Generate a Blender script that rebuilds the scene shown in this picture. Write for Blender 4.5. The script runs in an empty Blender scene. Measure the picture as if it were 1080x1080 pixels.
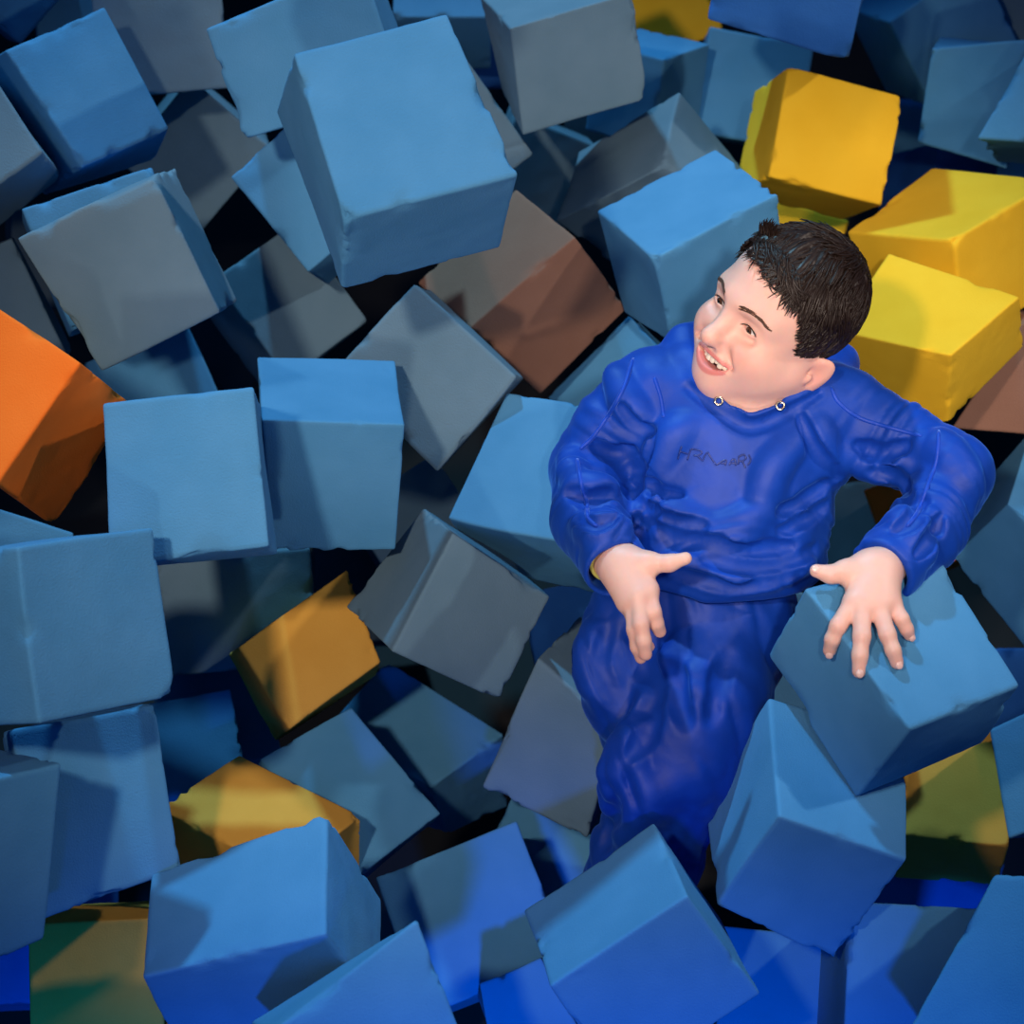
import bpy, bmesh, math, random
import numpy as np
from mathutils import Vector, Matrix
from mathutils.bvhtree import BVHTree

C = bpy.context.scene.collection
R_ = math.radians
# ---------------------------------------------------------------- camera
PITCH, DIST, FPX = 50.0, 2.2, 2015.0
cam_d = bpy.data.cameras.new('camera'); cam = bpy.data.objects.new('camera', cam_d); C.objects.link(cam)
cam.location = (0, -DIST*math.cos(R_(PITCH)), DIST*math.sin(R_(PITCH)))
cam.rotation_euler = (R_(90-PITCH), 0, 0)
cam_d.sensor_width = 36.0; cam_d.lens = 36.0*FPX/1080.0
cam_d.clip_start = 0.05
cam_d.dof.use_dof = True; cam_d.dof.focus_distance = 2.08; cam_d.dof.aperture_fstop = 5.6
bpy.context.scene.camera = cam
CM = Matrix.Translation(cam.location) @ Matrix.Rotation(R_(90-PITCH), 4, 'X')
CMN = np.array(CM)

# ---------------------------------------------------------------- world, lights, exposure
world = bpy.data.worlds.new('world'); bpy.context.scene.world = world; world.use_nodes = True
bg = world.node_tree.nodes['Background']; bg.inputs[0].default_value = (0.03, 0.27, 0.85, 1); bg.inputs[1].default_value = 0.15
vs = bpy.context.scene.view_settings
vs.view_transform = 'Standard'; vs.look = 'None'; vs.exposure = 0.28; vs.gamma = 1.0; vs.use_curve_mapping = False

def area(name, loc, target, size, power, col, spread=180):
    l = bpy.data.lights.new(name, 'AREA'); l.shape = 'DISK'; l.size = size; l.energy = power; l.color = col; l.spread = R_(spread)
    o = bpy.data.objects.new(name, l); C.objects.link(o); o.location = loc
    o.rotation_euler = (Vector(target)-Vector(loc)).to_track_quat('-Z', 'Y').to_euler()
    return o
def spot(name, loc, target, angle, blend, size, power, col):
    l = bpy.data.lights.new(name, 'SPOT'); l.spot_size = R_(angle); l.spot_blend = blend; l.shadow_soft_size = size; l.energy = power; l.color = col
    o = bpy.data.objects.new(name, l); C.objects.link(o); o.location = loc
    o.rotation_euler = (Vector(target)-Vector(loc)).to_track_quat('-Z', 'Y').to_euler()
    return o
# spotlights of the hall: a cool one beyond the pit, a neutral one to the right, a warm one to the left of the photographer
spot('spotlight_far', (-0.9, 2.7, 3.2), (-0.02, 0.16, 0), 32, .75, 0.08, 450, (0.30, 0.72, 1.0))
spot('spotlight_right', (2.3, 0.15, 2.4), (0.12, 0.18, 0), 37, .8, 0.07, 100, (1.0, 0.90, 0.80))
spot('spotlight_left', (-0.75, -1.45, 2.45), (0.0, 0.17, 0), 35, .9, 0.08, 160, (1.0, 0.80, 0.64))
spot('boy_fill_light', (0.30, -1.5, 2.1), (0.42, 0.12, 0.08), 21, 1.0, 0.06, 122, (1.0, 0.86, 0.76))  # added narrow light that brightens the boy's face and hand
spot('front_fill_light', (-0.15, -2.55, 0.95), (0.03, 0.28, 0.28), 25, 1.0, 0.10, 95, (1.0, 0.82, 0.68))  # added warm fill from low in front, lifts the cubes' undersides
spot('blue_gradient_light', (0.0, -3.6, 2.4), (0.04, -1.76, 0.0), 34, .7, 0.12, 640, (0.0, 0.20, 1.0))  # added light, imitates a flat blue gradient overlaid along the bottom

# ---------------------------------------------------------------- helpers
def tag(o, label=None, cat=None, group=None, kind=None):
    if label: o['label'] = label
    if cat: o['category'] = cat
    if group: o['group'] = group
    if kind: o['kind'] = kind
    return o
def mesh_obj(name, v, f, mat, parent=None, smooth=True):
    me = bpy.data.meshes.new(name)
    v = np.asarray(v, dtype=np.float32)
    if isinstance(f, np.ndarray) and f.ndim == 2:
        n, k = f.shape
        me.vertices.add(len(v)); me.vertices.foreach_set('co', v.ravel())
        me.loops.add(n*k); me.loops.foreach_set('vertex_index', f.astype(np.int32).ravel())
        me.polygons.add(n); me.polygons.foreach_set('loop_start', np.arange(0, n*k, k, dtype=np.int32))
        me.update(calc_edges=True); me.validate()
    else:
        me.from_pydata([tuple(map(float, p)) for p in v], [], [tuple(map(int, q)) for q in f]); me.update()
    if smooth: me.polygons.foreach_set('use_smooth', np.ones(len(me.polygons), dtype=bool))
    o = bpy.data.objects.new(name, me); C.objects.link(o)
    for m in (mat if isinstance(mat, (list, tuple)) else [mat]): me.materials.append(m)
    if parent is not None:
        o.parent = parent; o.matrix_parent_inverse = parent.matrix_world.inverted()
    return o
def new_mat(name):
    m = bpy.data.materials.new(name); m.use_nodes = True
    nt = m.node_tree; b = nt.nodes['Principled BSDF']
    return m, nt, b
def node(nt, t, **kw):
    n = nt.nodes.new(t)
    for k, v in kw.items(): setattr(n, k, v)
    return n

def foam_mat(name, c1, c2, rough=0.92):
    m, nt, b = new_mat(name)
    tc = node(nt, 'ShaderNodeTexCoord'); oi = node(nt, 'ShaderNodeObjectInfo')
    n1 = node(nt, 'ShaderNodeTexNoise'); n1.inputs['Scale'].default_value = 14; n1.inputs['Detail'].default_value = 5
    ramp = node(nt, 'ShaderNodeValToRGB'); ramp.color_ramp.elements[0].position = .3; ramp.color_ramp.elements[1].position = .7
    ramp.color_ramp.elements[0].color = (*c1, 1); ramp.color_ramp.elements[1].color = (*c2, 1)
    nt.links.new(tc.outputs['Object'], n1.inputs['Vector']); nt.links.new(n1.outputs['Fac'], ramp.inputs['Fac'])
    hsv = node(nt, 'ShaderNodeHueSaturation')
    mr = node(nt, 'ShaderNodeMapRange'); mr.inputs['To Min'].default_value = .88; mr.inputs['To Max'].default_value = 1.1
    nt.links.new(oi.outputs['Random'], mr.inputs['Value']); nt.links.new(mr.outputs['Result'], hsv.inputs['Value'])
    nt.links.new(ramp.outputs['Color'], hsv.inputs['Color']); nt.links.new(hsv.outputs['Color'], b.inputs['Base Color'])
    b.inputs['Roughness'].default_value = rough; b.inputs['Specular IOR Level'].default_value = .15
    n2 = node(nt, 'ShaderNodeTexNoise'); n2.inputs['Scale'].default_value = 520; n2.inputs['Detail'].default_value = 2
    n3 = node(nt, 'ShaderNodeTexVoronoi'); n3.inputs['Scale'].default_value = 60
    r3 = node(nt, 'ShaderNodeMapRange'); r3.inputs['From Min'].default_value = .0; r3.inputs['From Max'].default_value = .10
    nt.links.new(tc.outputs['Object'], n2.inputs['Vector']); nt.links.new(tc.outputs['Object'], n3.inputs['Vector'])
    nt.links.new(n3.outputs['Distance'], r3.inputs['Value'])
    ad = node(nt, 'ShaderNodeMath', operation='MULTIPLY_ADD'); ad.inputs[1].default_value = .6
    nt.links.new(r3.outputs['Result'], ad.inputs[0]); nt.links.new(n2.outputs['Fac'], ad.inputs[2])
    bp = node(nt, 'ShaderNodeBump'); bp.inputs['Strength'].default_value = .28; bp.inputs['Distance'].default_value = .0016
    nt.links.new(ad.outputs[0], bp.inputs['Height']); nt.links.new(bp.outputs['Normal'], b.inputs['Normal'])
    return m
FOAM = {
 'b': foam_mat('blue_foam', (0.062, 0.235, 0.445), (0.078, 0.265, 0.49)),
 'g': foam_mat('warm_lit_blue_foam', (0.105, 0.195, 0.27), (0.125, 0.22, 0.30)),  # the blue foam greyed as under warm light, light put into its colour
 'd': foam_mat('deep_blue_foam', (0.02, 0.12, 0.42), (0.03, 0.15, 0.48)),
 'k': foam_mat('shaded_foam', (0.05, 0.08, 0.11), (0.06, 0.095, 0.13)),  # cubes deep in the gaps, their shade put into the colour
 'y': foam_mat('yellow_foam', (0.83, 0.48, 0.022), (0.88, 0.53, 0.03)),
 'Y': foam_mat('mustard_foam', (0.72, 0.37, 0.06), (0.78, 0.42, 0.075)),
 't': foam_mat('taupe_foam', (0.27, 0.138, 0.095), (0.30, 0.158, 0.11)),
 'o': foam_mat('orange_foam', (0.95, 0.185, 0.018), (0.99, 0.215, 0.026)),
}

# ---------------------------------------------------------------- the setting
def plain(name, col, rough=.8):
    m, nt, b = new_mat(name); n = node(nt, 'ShaderNodeTexNoise'); n.inputs['Scale'].default_value = 30
    r = node(nt, 'ShaderNodeValToRGB')
    r.color_ramp.elements[0].color = (*[c*.8 for c in col], 1); r.color_ramp.elements[1].color = (*col, 1)
    nt.links.new(n.outputs['Fac'], r.inputs['Fac']); nt.links.new(r.outputs['Color'], b.inputs['Base Color']); b.inputs['Roughness'].default_value = rough
    return m
def box(name, lo, hi, mat, **k):
    x0, y0, z0 = lo; x1, y1, z1 = hi
    v = [(x0,y0,z0),(x1,y0,z0),(x1,y1,z0),(x0,y1,z0),(x0,y0,z1),(x1,y0,z1),(x1,y1,z1),(x0,y1,z1)]
    f = [(3,2,1,0),(4,5,6,7),(0,1,5,4),(1,2,6,5),(2,3,7,6),(3,0,4,7)]
    return tag(mesh_obj(name, v, f, mat, smooth=False), **k)
PIT = plain('pit_mat', (0.003, 0.004, 0.006))
box('floor', (-3, -3, -0.92), (3, 3.2, -0.82), PIT, kind='structure')
PAD = plain('pit_wall_padding', (0.02, 0.05, 0.14))
box('wall_left', (-3.1, -3, -0.82), (-3, 3.2, 0.75), PAD, kind='structure')
box('wall_right', (3, -3, -0.82), (3.1, 3.2, 0.75), PAD, kind='structure')
box('wall_back', (-3, 3.1, -0.82), (3, 3.2, 0.75), PAD, kind='structure')

# ---------------------------------------------------------------- foam cubes
ALL8 = [(x, y, z) for x in (0, 1) for y in (0, 1) for z in (0, 1)]
def vnoise(p, seed):
    """cheap smooth value noise on an array of points"""
    pi = np.floor(p).astype(np.int64); pf = p-pi; w = pf*pf*(3-2*pf)
    def h(i):
        n = (i[:, 0]*73856093) ^ (i[:, 1]*19349663) ^ (i[:, 2]*83492791) ^ (seed*2654435761)
        n = (n ^ (n >> 13)) * 1274126177 & 0x7fffffff
        return ((n ^ (n >> 16)) & 0xffff)/65535.0
    r = 0
    for dx in (0, 1):
        for dy in (0, 1):
            for dz in (0, 1):
                ww = (w[:, 0] if dx else 1-w[:, 0])*(w[:, 1] if dy else 1-w[:, 1])*(w[:, 2] if dz else 1-w[:, 2])
                r = r+ww*h(pi+np.array([dx, dy, dz]))
    return r
def cube_grid(n):
    t = np.linspace(0, 1, n+1)
    t = np.concatenate([[0, .012, .03], t[1:-1], [.97, .988, 1]]); n = len(t)-1
    key = {}; V = []; Fc = []
    def vid(i, j, k):
        q = (i, j, k)
        if q not in key: key[q] = len(V); V.append((t[i], t[j], t[k]))
        return key[q]
    for ax in range(3):
        for s in (0, n):
            for u in range(n):
                for w in range(n):
                    qs = [(u, w), (u+1, w), (u+1, w+1), (u, w+1)]
                    ids = []
                    for a, b in qs:
                        c = [0, 0, 0]; c[ax] = s; c[(ax+1) % 3] = a; c[(ax+2) % 3] = b
                        ids.append(vid(*c))
                    Fc.append(ids if s == n else ids[::-1])
    return np.array(V), np.array(Fc)
GV, GF = cube_grid(26)
def foam_cube(P8, col, seed, label, name='foam_cube'):
    P8 = np.array(P8, float)/1000.0; rng = np.random.default_rng(seed)
    U = GV.copy(); L = 0.16
    r = rng.uniform(.0022, .0040)/L
    inner = np.clip(U, r, 1-r); dv = U-inner; ln = np.linalg.norm(dv, axis=1, keepdims=True)
    m = np.maximum(np.abs(dv).max(1, keepdims=True), 1e-9)
    U = np.where(ln > 1e-9, inner+dv/np.maximum(ln, 1e-9)*np.minimum(m, r), U)
    # nearness to edges
    e = np.sort(np.minimum(GV, 1-GV), axis=1)[:, 1]*L          # distance to the nearest edge along the face
    X = GV*L
    ctr = np.array([.5, .5, .5])
    nrm = dv.copy(); nl = np.linalg.norm(nrm, axis=1, keepdims=True); nrm = nrm/np.maximum(nl, 1e-9)
    # gentle warping of the whole cube
    warp = np.stack([vnoise(X*9+seed*7.3+k*31, seed+k)-.5 for k in range(3)], 1)*.075
    U = U+warp*.35
    # faces slightly hollow or pillowed, surface unevenness
    b = rng.uniform(-.012, .016, 3)
    for k in range(3):
        o = [(k+1) % 3, (k+2) % 3]
        s = np.sin(np.pi*GV[:, o[0]])*np.sin(np.pi*GV[:, o[1]])
        U[:, k] += (GV[:, k]*2-1)*s*b[k]
    small = (vnoise(X*70+5, seed+11)-.5)*.0032
    U = U+nrm*small[:, None]
    # crumbled nicks along edges
    ch = vnoise(X*38+9, seed+21)*.65+vnoise(X*120+3, seed+22)*.35
    lim = rng.uniform(.63, .72)
    chip = np.clip((ch-lim)/.14, 0, 1)*np.clip(1-e/.014, 0, 1)
    ch2 = np.clip((vnoise(X*17+2, seed+31)-.80)/.12, 0, 1)*np.clip(1-e/.022, 0, 1)
    U = U+(ctr-GV)*(chip*.045+ch2*.055)[:, None]
    # trilinear map into the squeezed hexahedron
    W = 0
    for i, (a, b_, c) in enumerate(ALL8):
        w = (U[:, 0] if a else 1-U[:, 0])*(U[:, 1] if b_ else 1-U[:, 1])*(U[:, 2] if c else 1-U[:, 2])
        W = W+w[:, None]*P8[i]
    cen = P8.mean(0)
    f = GF
    x = P8[4]-P8[0]; y = P8[2]-P8[0]; z = P8[1]-P8[0]
    if np.dot(np.cross(x, y), z) < 0: f = f[:, ::-1]
    o = mesh_obj(name, W-cen, f, FOAM[col]); o.location = cen
    return tag(o, label, 'foam cube', 'foam cubes filling the pit')
CUBES = [
 ('b', [[-755,1080,126],[-703,960,208],[-653,1054,21],[-601,933,103],[-854,989,54],[-801,868,135],[-752,962,-51],[-700,842,30]], 'blue foam cube cut off by the top left corner of the photo'),
 ('b', [[-578,1086,-207],[-557,964,-105],[-581,1186,-86],[-560,1065,16],[-734,1068,-196],[-713,946,-94],[-737,1169,-75],[-716,1047,27]], 'shaded dark blue foam cube between the top left corner cube and the tilted blue'),
 ('b', [[-588,731,122],[-521,655,227],[-487,626,-2],[-444,556,109],[-715,635,133],[-631,554,233],[-621,536,14],[-539,464,123]], 'tilted blue foam cube near the upper left corner with a dark underside'),
 ('g', [[-798,524,121],[-772,429,247],[-693,419,26],[-671,325,153],[-683,603,163],[-666,514,295],[-581,503,72],[-566,406,196]], 'grey-lit foam cube cut by the left edge, in front of the tilted blue corner cube'),
 ('g', [[-414,843,-41],[-383,709,56],[-427,943,101],[-395,810,198],[-584,809,-32],[-553,676,65],[-597,909,110],[-565,776,207]], 'grey-lit foam cube at the top edge, right behind the tilted blue cube at upper left'),
 ('g', [[-485,852,-293],[-457,718,-209],[-380,931,-202],[-352,798,-118],[-596,888,-197],[-569,755,-113],[-492,968,-106],[-464,835,-22]], 'half covered grey-lit foam cube below the topmost grey-lit one, right of the large grey cube'),
 ('b', [[-171,643,286],[-172,515,387],[-355,609,231],[-362,471,324],[-120,562,181],[-129,424,273],[-303,530,128],[-321,395,223]], "blue foam cube at the top edge, partly behind the biggest foreground cube's left side"),
 ('b', [[-31,1270,-171],[-36,1210,-26],[-33,1131,-229],[-38,1071,-85],[-178,1273,-174],[-182,1213,-30],[-179,1134,-232],[-184,1074,-88]], 'small strip of blue foam cube at the top edge right above the biggest foreground cube'),
 ('b', [[-86,305,372],[-66,240,510],[-14,136,284],[6,82,430],[-256,251,380],[-220,175,508],[-181,70,283],[-164,16,428]], 'biggest blue foam cube at upper left centre, nearest the viewer, with a shaded underside'),
 ('g', [[-117,686,-153],[-95,562,-55],[7,756,-92],[29,631,6],[-211,757,-42],[-189,632,56],[-87,827,19],[-65,702,117]], 'grey-lit foam cube showing only a sliver along the right edge of the biggest blue cube'),
 ('g', [[154,812,21],[185,668,69],[130,853,167],[157,706,212],[-13,767,0],[14,621,46],[-44,803,141],[-2,660,190]], 'large grey-lit foam cube at the top edge, centre, with its grey face leaning forward'),
 ('g', [[65,917,-374],[76,785,-289],[121,996,-258],[132,865,-173],[-61,937,-327],[-50,805,-242],[-5,1016,-211],[6,885,-126]], 'small grey-lit foam cube under the large grey-lit cube at top centre, above the brown cube'),
 ('g', [[201,720,-197],[96,758,-93],[335,688,-79],[233,734,32],[174,582,-185],[62,607,-91],[302,592,-31],[199,576,28]], "long grey-lit foam cube with a ridge, behind the blue cube left of the boy's head"),
 ('b', [[300,503,-52],[264,536,93],[149,413,-82],[107,449,65],[362,372,-9],[329,400,131],[199,301,-24],[175,315,105]], "blue foam cube just left of the boy's head, with a bright blue top"),
 ('y', [[509,802,-69],[537,697,51],[347,809,-24],[375,704,95],[479,688,-162],[507,583,-43],[317,695,-118],[345,589,2]], "upright yellow foam cube above the boy's head, highest of the big yellow ones"),
 ('y', [[634,592,-171],[581,648,-32],[502,470,-164],[447,516,-33],[742,473,-91],[714,529,49],[586,352,-83],[562,405,55]], "yellow foam cube at the right edge, above the yellow one behind the boy's shoulder"),
 ('y', [[519,406,-96],[484,416,22],[422,276,-111],[404,288,9],[654,320,-51],[627,306,48],[540,194,-62],[526,201,54]], "yellow foam cube right behind the boy's head and left shoulder"),
 ('y', [[474,800,-464],[470,688,-351],[517,900,-364],[513,788,-251],[340,832,-438],[335,720,-325],[382,931,-337],[378,819,-225]], "yellow foam cube peeking out just over the boy's hair, under the upright yellow cube"),
 ('t', [[828,430,-162],[802,308,-64],[685,491,-142],[662,367,-46],[777,348,-275],[739,254,-154],[634,410,-255],[576,280,-163]], "brown foam cube at the right edge above the boy's bent elbow"),
 ('b', [[184,970,-192],[283,905,-175],[195,1020,-69],[295,954,-52],[110,870,-145],[209,805,-128],[121,920,-21],[220,854,-4]], 'blue foam cube partly behind the right side of the large grey-lit top-centre cube'),
 ('y', [[333,1276,-245],[340,1141,-160],[272,1346,-129],[279,1211,-44],[199,1239,-292],[206,1105,-207],[139,1309,-176],[146,1175,-91]], 'yellow foam cube at the top edge, partly hidden behind the large grey-lit cube'),
 ('b', [[441,1012,-302],[434,891,-198],[467,1113,-183],[459,992,-78],[282,1035,-287],[274,914,-183],[308,1136,-168],[300,1015,-64]], 'dark blue foam cube behind the upright yellow cube, to its upper left'),
 ('d', [[461,744,94],[433,608,173],[491,812,216],[454,674,294],[280,800,107],[253,673,195],[310,868,229],[262,738,314]], 'deep blue foam cube with a worn edge, above the upright yellow cube'),
 ('b', [[739,1158,-179],[660,1202,-51],[602,1083,-238],[523,1127,-111],[781,1022,-106],[702,1066,22],[644,947,-165],[565,991,-37]], 'blue foam cube with a pale small top, at the top edge, far upper right'),
 ('b', [[769,876,-193],[716,743,-113],[784,963,-60],[735,848,35],[635,918,-205],[595,801,-111],[650,1005,-72],[607,869,6]], 'flat-faced blue foam cube at upper right, beyond the right-hand yellow cubes'),
 ('b', [[862,783,10],[847,688,124],[731,838,13],[704,729,117],[806,698,-75],[774,604,40],[693,730,-91],[630,638,26]], 'blue foam cube at the right edge, leaning over the flat-faced blue cube at upper right'),
 ('g', [[972,1163,-196],[920,1032,-122],[945,1242,-74],[893,1111,0],[828,1192,-247],[776,1060,-173],[801,1271,-125],[749,1139,-51]], 'grey-lit foam cube cut off by the top right corner of the photo'),
 ('b', [[936,905,-335],[882,783,-249],[942,984,-219],[888,863,-133],[794,952,-360],[739,830,-274],[800,1031,-244],[745,909,-158]], 'small piece of blue foam cube at the right edge just above the right-hand yellow cube'),
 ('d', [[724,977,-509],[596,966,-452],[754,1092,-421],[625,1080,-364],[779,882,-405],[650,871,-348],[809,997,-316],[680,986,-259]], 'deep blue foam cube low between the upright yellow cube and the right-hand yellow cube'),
 ('b', [[798,1197,-530],[753,1071,-443],[801,1280,-409],[757,1155,-321],[657,1233,-551],[612,1107,-463],[661,1316,-429],[616,1191,-341]], 'dark blue foam cube in the gap just right of the upright yellow cube'),
 ('b', [[-233,664,43],[-244,556,160],[-354,591,-32],[-360,486,87],[-129,572,-32],[-139,464,85],[-252,497,-109],[-261,391,10]], 'light blue foam cube sticking out under the left side of the biggest cube'),
 ('g', [[-244,563,-282],[-197,475,-158],[-341,654,-181],[-295,565,-57],[-351,474,-306],[-304,385,-182],[-449,564,-205],[-402,476,-81]], 'dark grey-lit foam cube with a long slanted face, right of the large grey left cube'),
 ('g', [[-551,320,147],[-555,193,245],[-477,227,25],[-467,103,125],[-403,368,202],[-401,240,299],[-333,270,76],[-328,146,176]], 'large grey-lit foam cube on the left with a narrow blue side, above the orange cube'),
 ('b', [[-423,423,-56],[-381,318,58],[-478,521,54],[-441,413,165],[-574,353,-69],[-537,248,45],[-629,452,40],[-592,347,155]], 'blue foam cube showing a strip along the top of the large grey left cube'),
 ('g', [[-735,355,-183],[-701,237,-81],[-597,419,-156],[-563,301,-54],[-801,444,-58],[-767,326,44],[-664,508,-31],[-629,390,71]], 'grey-lit foam cube at the left edge between the large grey cube and the orange cube'),
 ('o', [[-572,151,149],[-598,80,298],[-423,51,121],[-447,-23,267],[-658,42,83],[-676,-28,232],[-510,-61,52],[-529,-132,201]], 'bright orange foam cube at the left edge'),
 ('b', [[-263,-83,28],[-248,-177,154],[-280,49,130],[-266,-44,257],[-422,-104,29],[-411,-202,153],[-438,28,131],[-421,-68,256]], 'square blue foam cube right of the orange cube, with a flat face to the viewer'),
 ('b', [[-423,475,-379],[-388,380,-255],[-485,574,-284],[-450,479,-161],[-556,406,-393],[-521,311,-270],[-618,506,-299],[-583,411,-176]], 'shaded blue foam cube under the large grey cube, above the flat blue one'),
 ('k', [[-329,733,-461],[-307,633,-339],[-427,806,-383],[-405,706,-261],[-438,644,-514],[-415,544,-391],[-535,717,-436],[-513,617,-314]], 'shade-darkened foam cube in the gap right below the corner of the large grey cube'),
 ('b', [[-152,137,-104],[-136,-15,-51],[-139,193,53],[-120,40,106],[-307,122,-88],[-279,-31,-35],[-301,181,71],[-279,29,126]], 'blue foam cube with a bright top edge, standing right beside the square flat blue one'),
 ('g', [[-86,232,-176],[-92,117,-64],[16,307,-96],[6,196,19],[-209,318,-100],[-213,211,17],[-107,393,-20],[-118,282,94]], "grey-lit foam cube turned like a diamond, left of the brown cube's lower corner"),
 ('t', [[82,560,-127],[153,425,-87],[6,556,7],[80,419,46],[-41,470,-204],[38,339,-161],[-127,463,-73],[-52,332,-29]], 'brown foam cube under the biggest blue cube, left of the boy'),
 ('b', [[285,479,-305],[259,371,-190],[183,566,-247],[157,458,-132],[177,411,-393],[151,303,-278],[75,497,-335],[49,390,-220]], "blue foam cube between the brown cube and the boy's right shoulder"),
 ('b', [[30,239,-155],[-6,200,-12],[-36,83,-211],[-75,46,-66],[170,175,-131],[130,144,19],[108,23,-182],[64,-17,-40]], "blue foam cube touching the boy's right sleeve, left of his chest"),
 ('g', [[0,48,-151],[44,-71,-69],[-105,59,-61],[-65,-53,27],[-76,-47,-234],[-15,-162,-149],[-200,-31,-139],[-135,-155,-62]], 'dark grey-lit foam cube mid photo with a lighter strip along its left side'),
 ('g', [[-43,377,-533],[-32,290,-400],[-123,473,-464],[-113,386,-331],[-164,303,-572],[-154,216,-439],[-245,399,-503],[-234,312,-370]], 'dark teal foam cube deep between the diamond grey cube and the middle grey-lit one'),
 ('Y', [[-245,106,-293],[-203,41,-158],[-365,20,-311],[-331,-59,-186],[-176,21,-357],[-160,-49,-226],[-302,-67,-376],[-267,-137,-244]], 'mustard foam cube left of the middle dark grey-lit cube'),
 ('g', [[-280,155,-473],[-251,36,-349],[-291,264,-366],[-262,144,-242],[-473,122,-460],[-444,2,-335],[-485,231,-353],[-456,111,-228]], 'dark grey-lit foam cube in shade, upper left of the mustard cube at mid left'),
 ('b', [[-355,90,-680],[-316,19,-543],[-395,221,-601],[-357,150,-463],[-484,43,-668],[-446,-28,-531],[-525,174,-589],[-486,103,-451]], 'dark blue foam cube in shade, directly below left of the mustard cube at mid left'),
 ('b', [[-376,-60,-557],[-333,-119,-422],[-407,63,-493],[-364,3,-358],[-503,-103,-536],[-460,-163,-401],[-534,19,-472],[-491,-40,-337]], 'dark blue foam cube with a rounded top, above the lower left mustard cube'),
 ('b', [[-477,-151,126],[-358,-203,218],[-456,-278,21],[-332,-331,112],[-574,-240,214],[-461,-295,303],[-569,-370,107],[-440,-423,197]], 'large blue foam cube at the left edge, mid height, with a lighter left side'),
 ('b', [[-606,12,-294],[-544,-77,-173],[-573,139,-219],[-529,50,-98],[-751,12,-230],[-698,-72,-104],[-718,139,-155],[-661,55,-30]], 'blue foam cube showing a strip below the orange cube at the left edge'),
 ('b', [[-393,-317,-244],[-349,-403,-110],[-430,-175,-131],[-380,-264,0],[-536,-369,-225],[-486,-466,-101],[-574,-227,-113],[-521,-315,20]], 'blue foam cube in the lower left, under the large blue left-edge cube'),
 ('b', [[-654,-500,-67],[-567,-616,24],[-662,-384,60],[-551,-486,164],[-534,-440,-115],[-456,-537,-7],[-551,-323,14],[-434,-417,124]], 'dark blue foam cube cut by the left edge in the lower left corner region'),
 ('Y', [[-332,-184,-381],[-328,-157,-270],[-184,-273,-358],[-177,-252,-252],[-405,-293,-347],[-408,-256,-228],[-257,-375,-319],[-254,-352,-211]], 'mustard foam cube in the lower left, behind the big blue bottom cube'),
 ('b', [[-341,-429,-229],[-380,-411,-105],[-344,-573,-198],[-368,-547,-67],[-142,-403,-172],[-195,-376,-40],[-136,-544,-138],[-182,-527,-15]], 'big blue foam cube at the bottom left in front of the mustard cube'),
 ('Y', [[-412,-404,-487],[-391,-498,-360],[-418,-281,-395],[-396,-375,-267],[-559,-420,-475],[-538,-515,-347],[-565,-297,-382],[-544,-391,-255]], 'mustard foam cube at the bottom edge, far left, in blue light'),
 ('b', [[-187,-692,-139],[-162,-761,-7],[-52,-607,-125],[-35,-674,9],[-257,-591,-75],[-219,-663,55],[-122,-506,-61],[-88,-562,82]], 'blue foam cube corner rising from the bottom edge, left of centre'),
 ('b', [[72,-303,-530],[72,-377,-362],[9,-155,-463],[6,-231,-298],[-100,-364,-559],[-105,-439,-393],[-163,-215,-493],[-163,-291,-327]], "deep blue lit foam cube at bottom centre, left of the cube below the boy's legs"),
 ('b', [[90,-488,-254],[12,-432,-146],[110,-620,-172],[37,-561,-60],[228,-420,-190],[151,-363,-79],[251,-548,-103],[173,-495,3]], "blue foam cube in front of the boy's legs at the bottom centre"),
 ('b', [[107,-501,-409],[97,-553,-279],[60,-381,-364],[31,-439,-239],[6,-532,-432],[-10,-585,-303],[-41,-412,-387],[-36,-462,-255]], 'small piece of blue foam cube at the bottom edge, below the deep blue one'),
 ('b', [[363,-292,-226],[430,-262,-74],[216,-268,-172],[278,-241,-23],[346,-467,-195],[404,-432,-39],[216,-433,-133],[269,-411,12]], "large blue foam cube right of the boy's legs, below the cube under his hand"),
 ('g', [[496,95,-379],[462,19,-244],[372,162,-373],[338,85,-237],[428,-23,-463],[394,-100,-328],[304,43,-457],[270,-34,-321]], "grey-lit foam cube glimpsed between the boy's left hip and the cube under his hand"),
 ('b', [[422,-131,-24],[453,-149,108],[275,-202,1],[299,-217,135],[505,-282,-50],[518,-300,82],[358,-362,-33],[392,-369,108]], 'blue foam cube that the boy rests his spread left hand on'),
 ('b', [[743,180,-312],[661,17,-303],[629,262,-252],[565,114,-230],[798,173,-181],[708,35,-150],[670,244,-129],[609,100,-104]], "blue foam cube at the right edge beside the boy's left elbow"),
 ('b', [[784,-160,-377],[724,-228,-248],[747,-36,-322],[691,-104,-193],[655,-171,-439],[593,-246,-317],[618,-48,-385],[580,-125,-264]], 'blue foam cube at the right edge, lower right, beside the mustard cube'),
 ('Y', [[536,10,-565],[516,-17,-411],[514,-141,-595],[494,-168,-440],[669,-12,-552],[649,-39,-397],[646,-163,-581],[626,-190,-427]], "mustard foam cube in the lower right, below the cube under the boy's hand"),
 ('d', [[666,-169,-785],[617,-250,-657],[697,-59,-703],[649,-140,-575],[525,-115,-804],[476,-196,-676],[556,-4,-722],[508,-85,-594]], 'deep blue foam cube in shade just under the lower right mustard cube'),
 ('b', [[498,-506,-373],[498,-567,-222],[512,-359,-311],[514,-421,-161],[343,-497,-368],[347,-559,-218],[362,-347,-303],[364,-414,-157]], 'blue foam cube at the bottom edge, right, with a flat top edge'),
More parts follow.
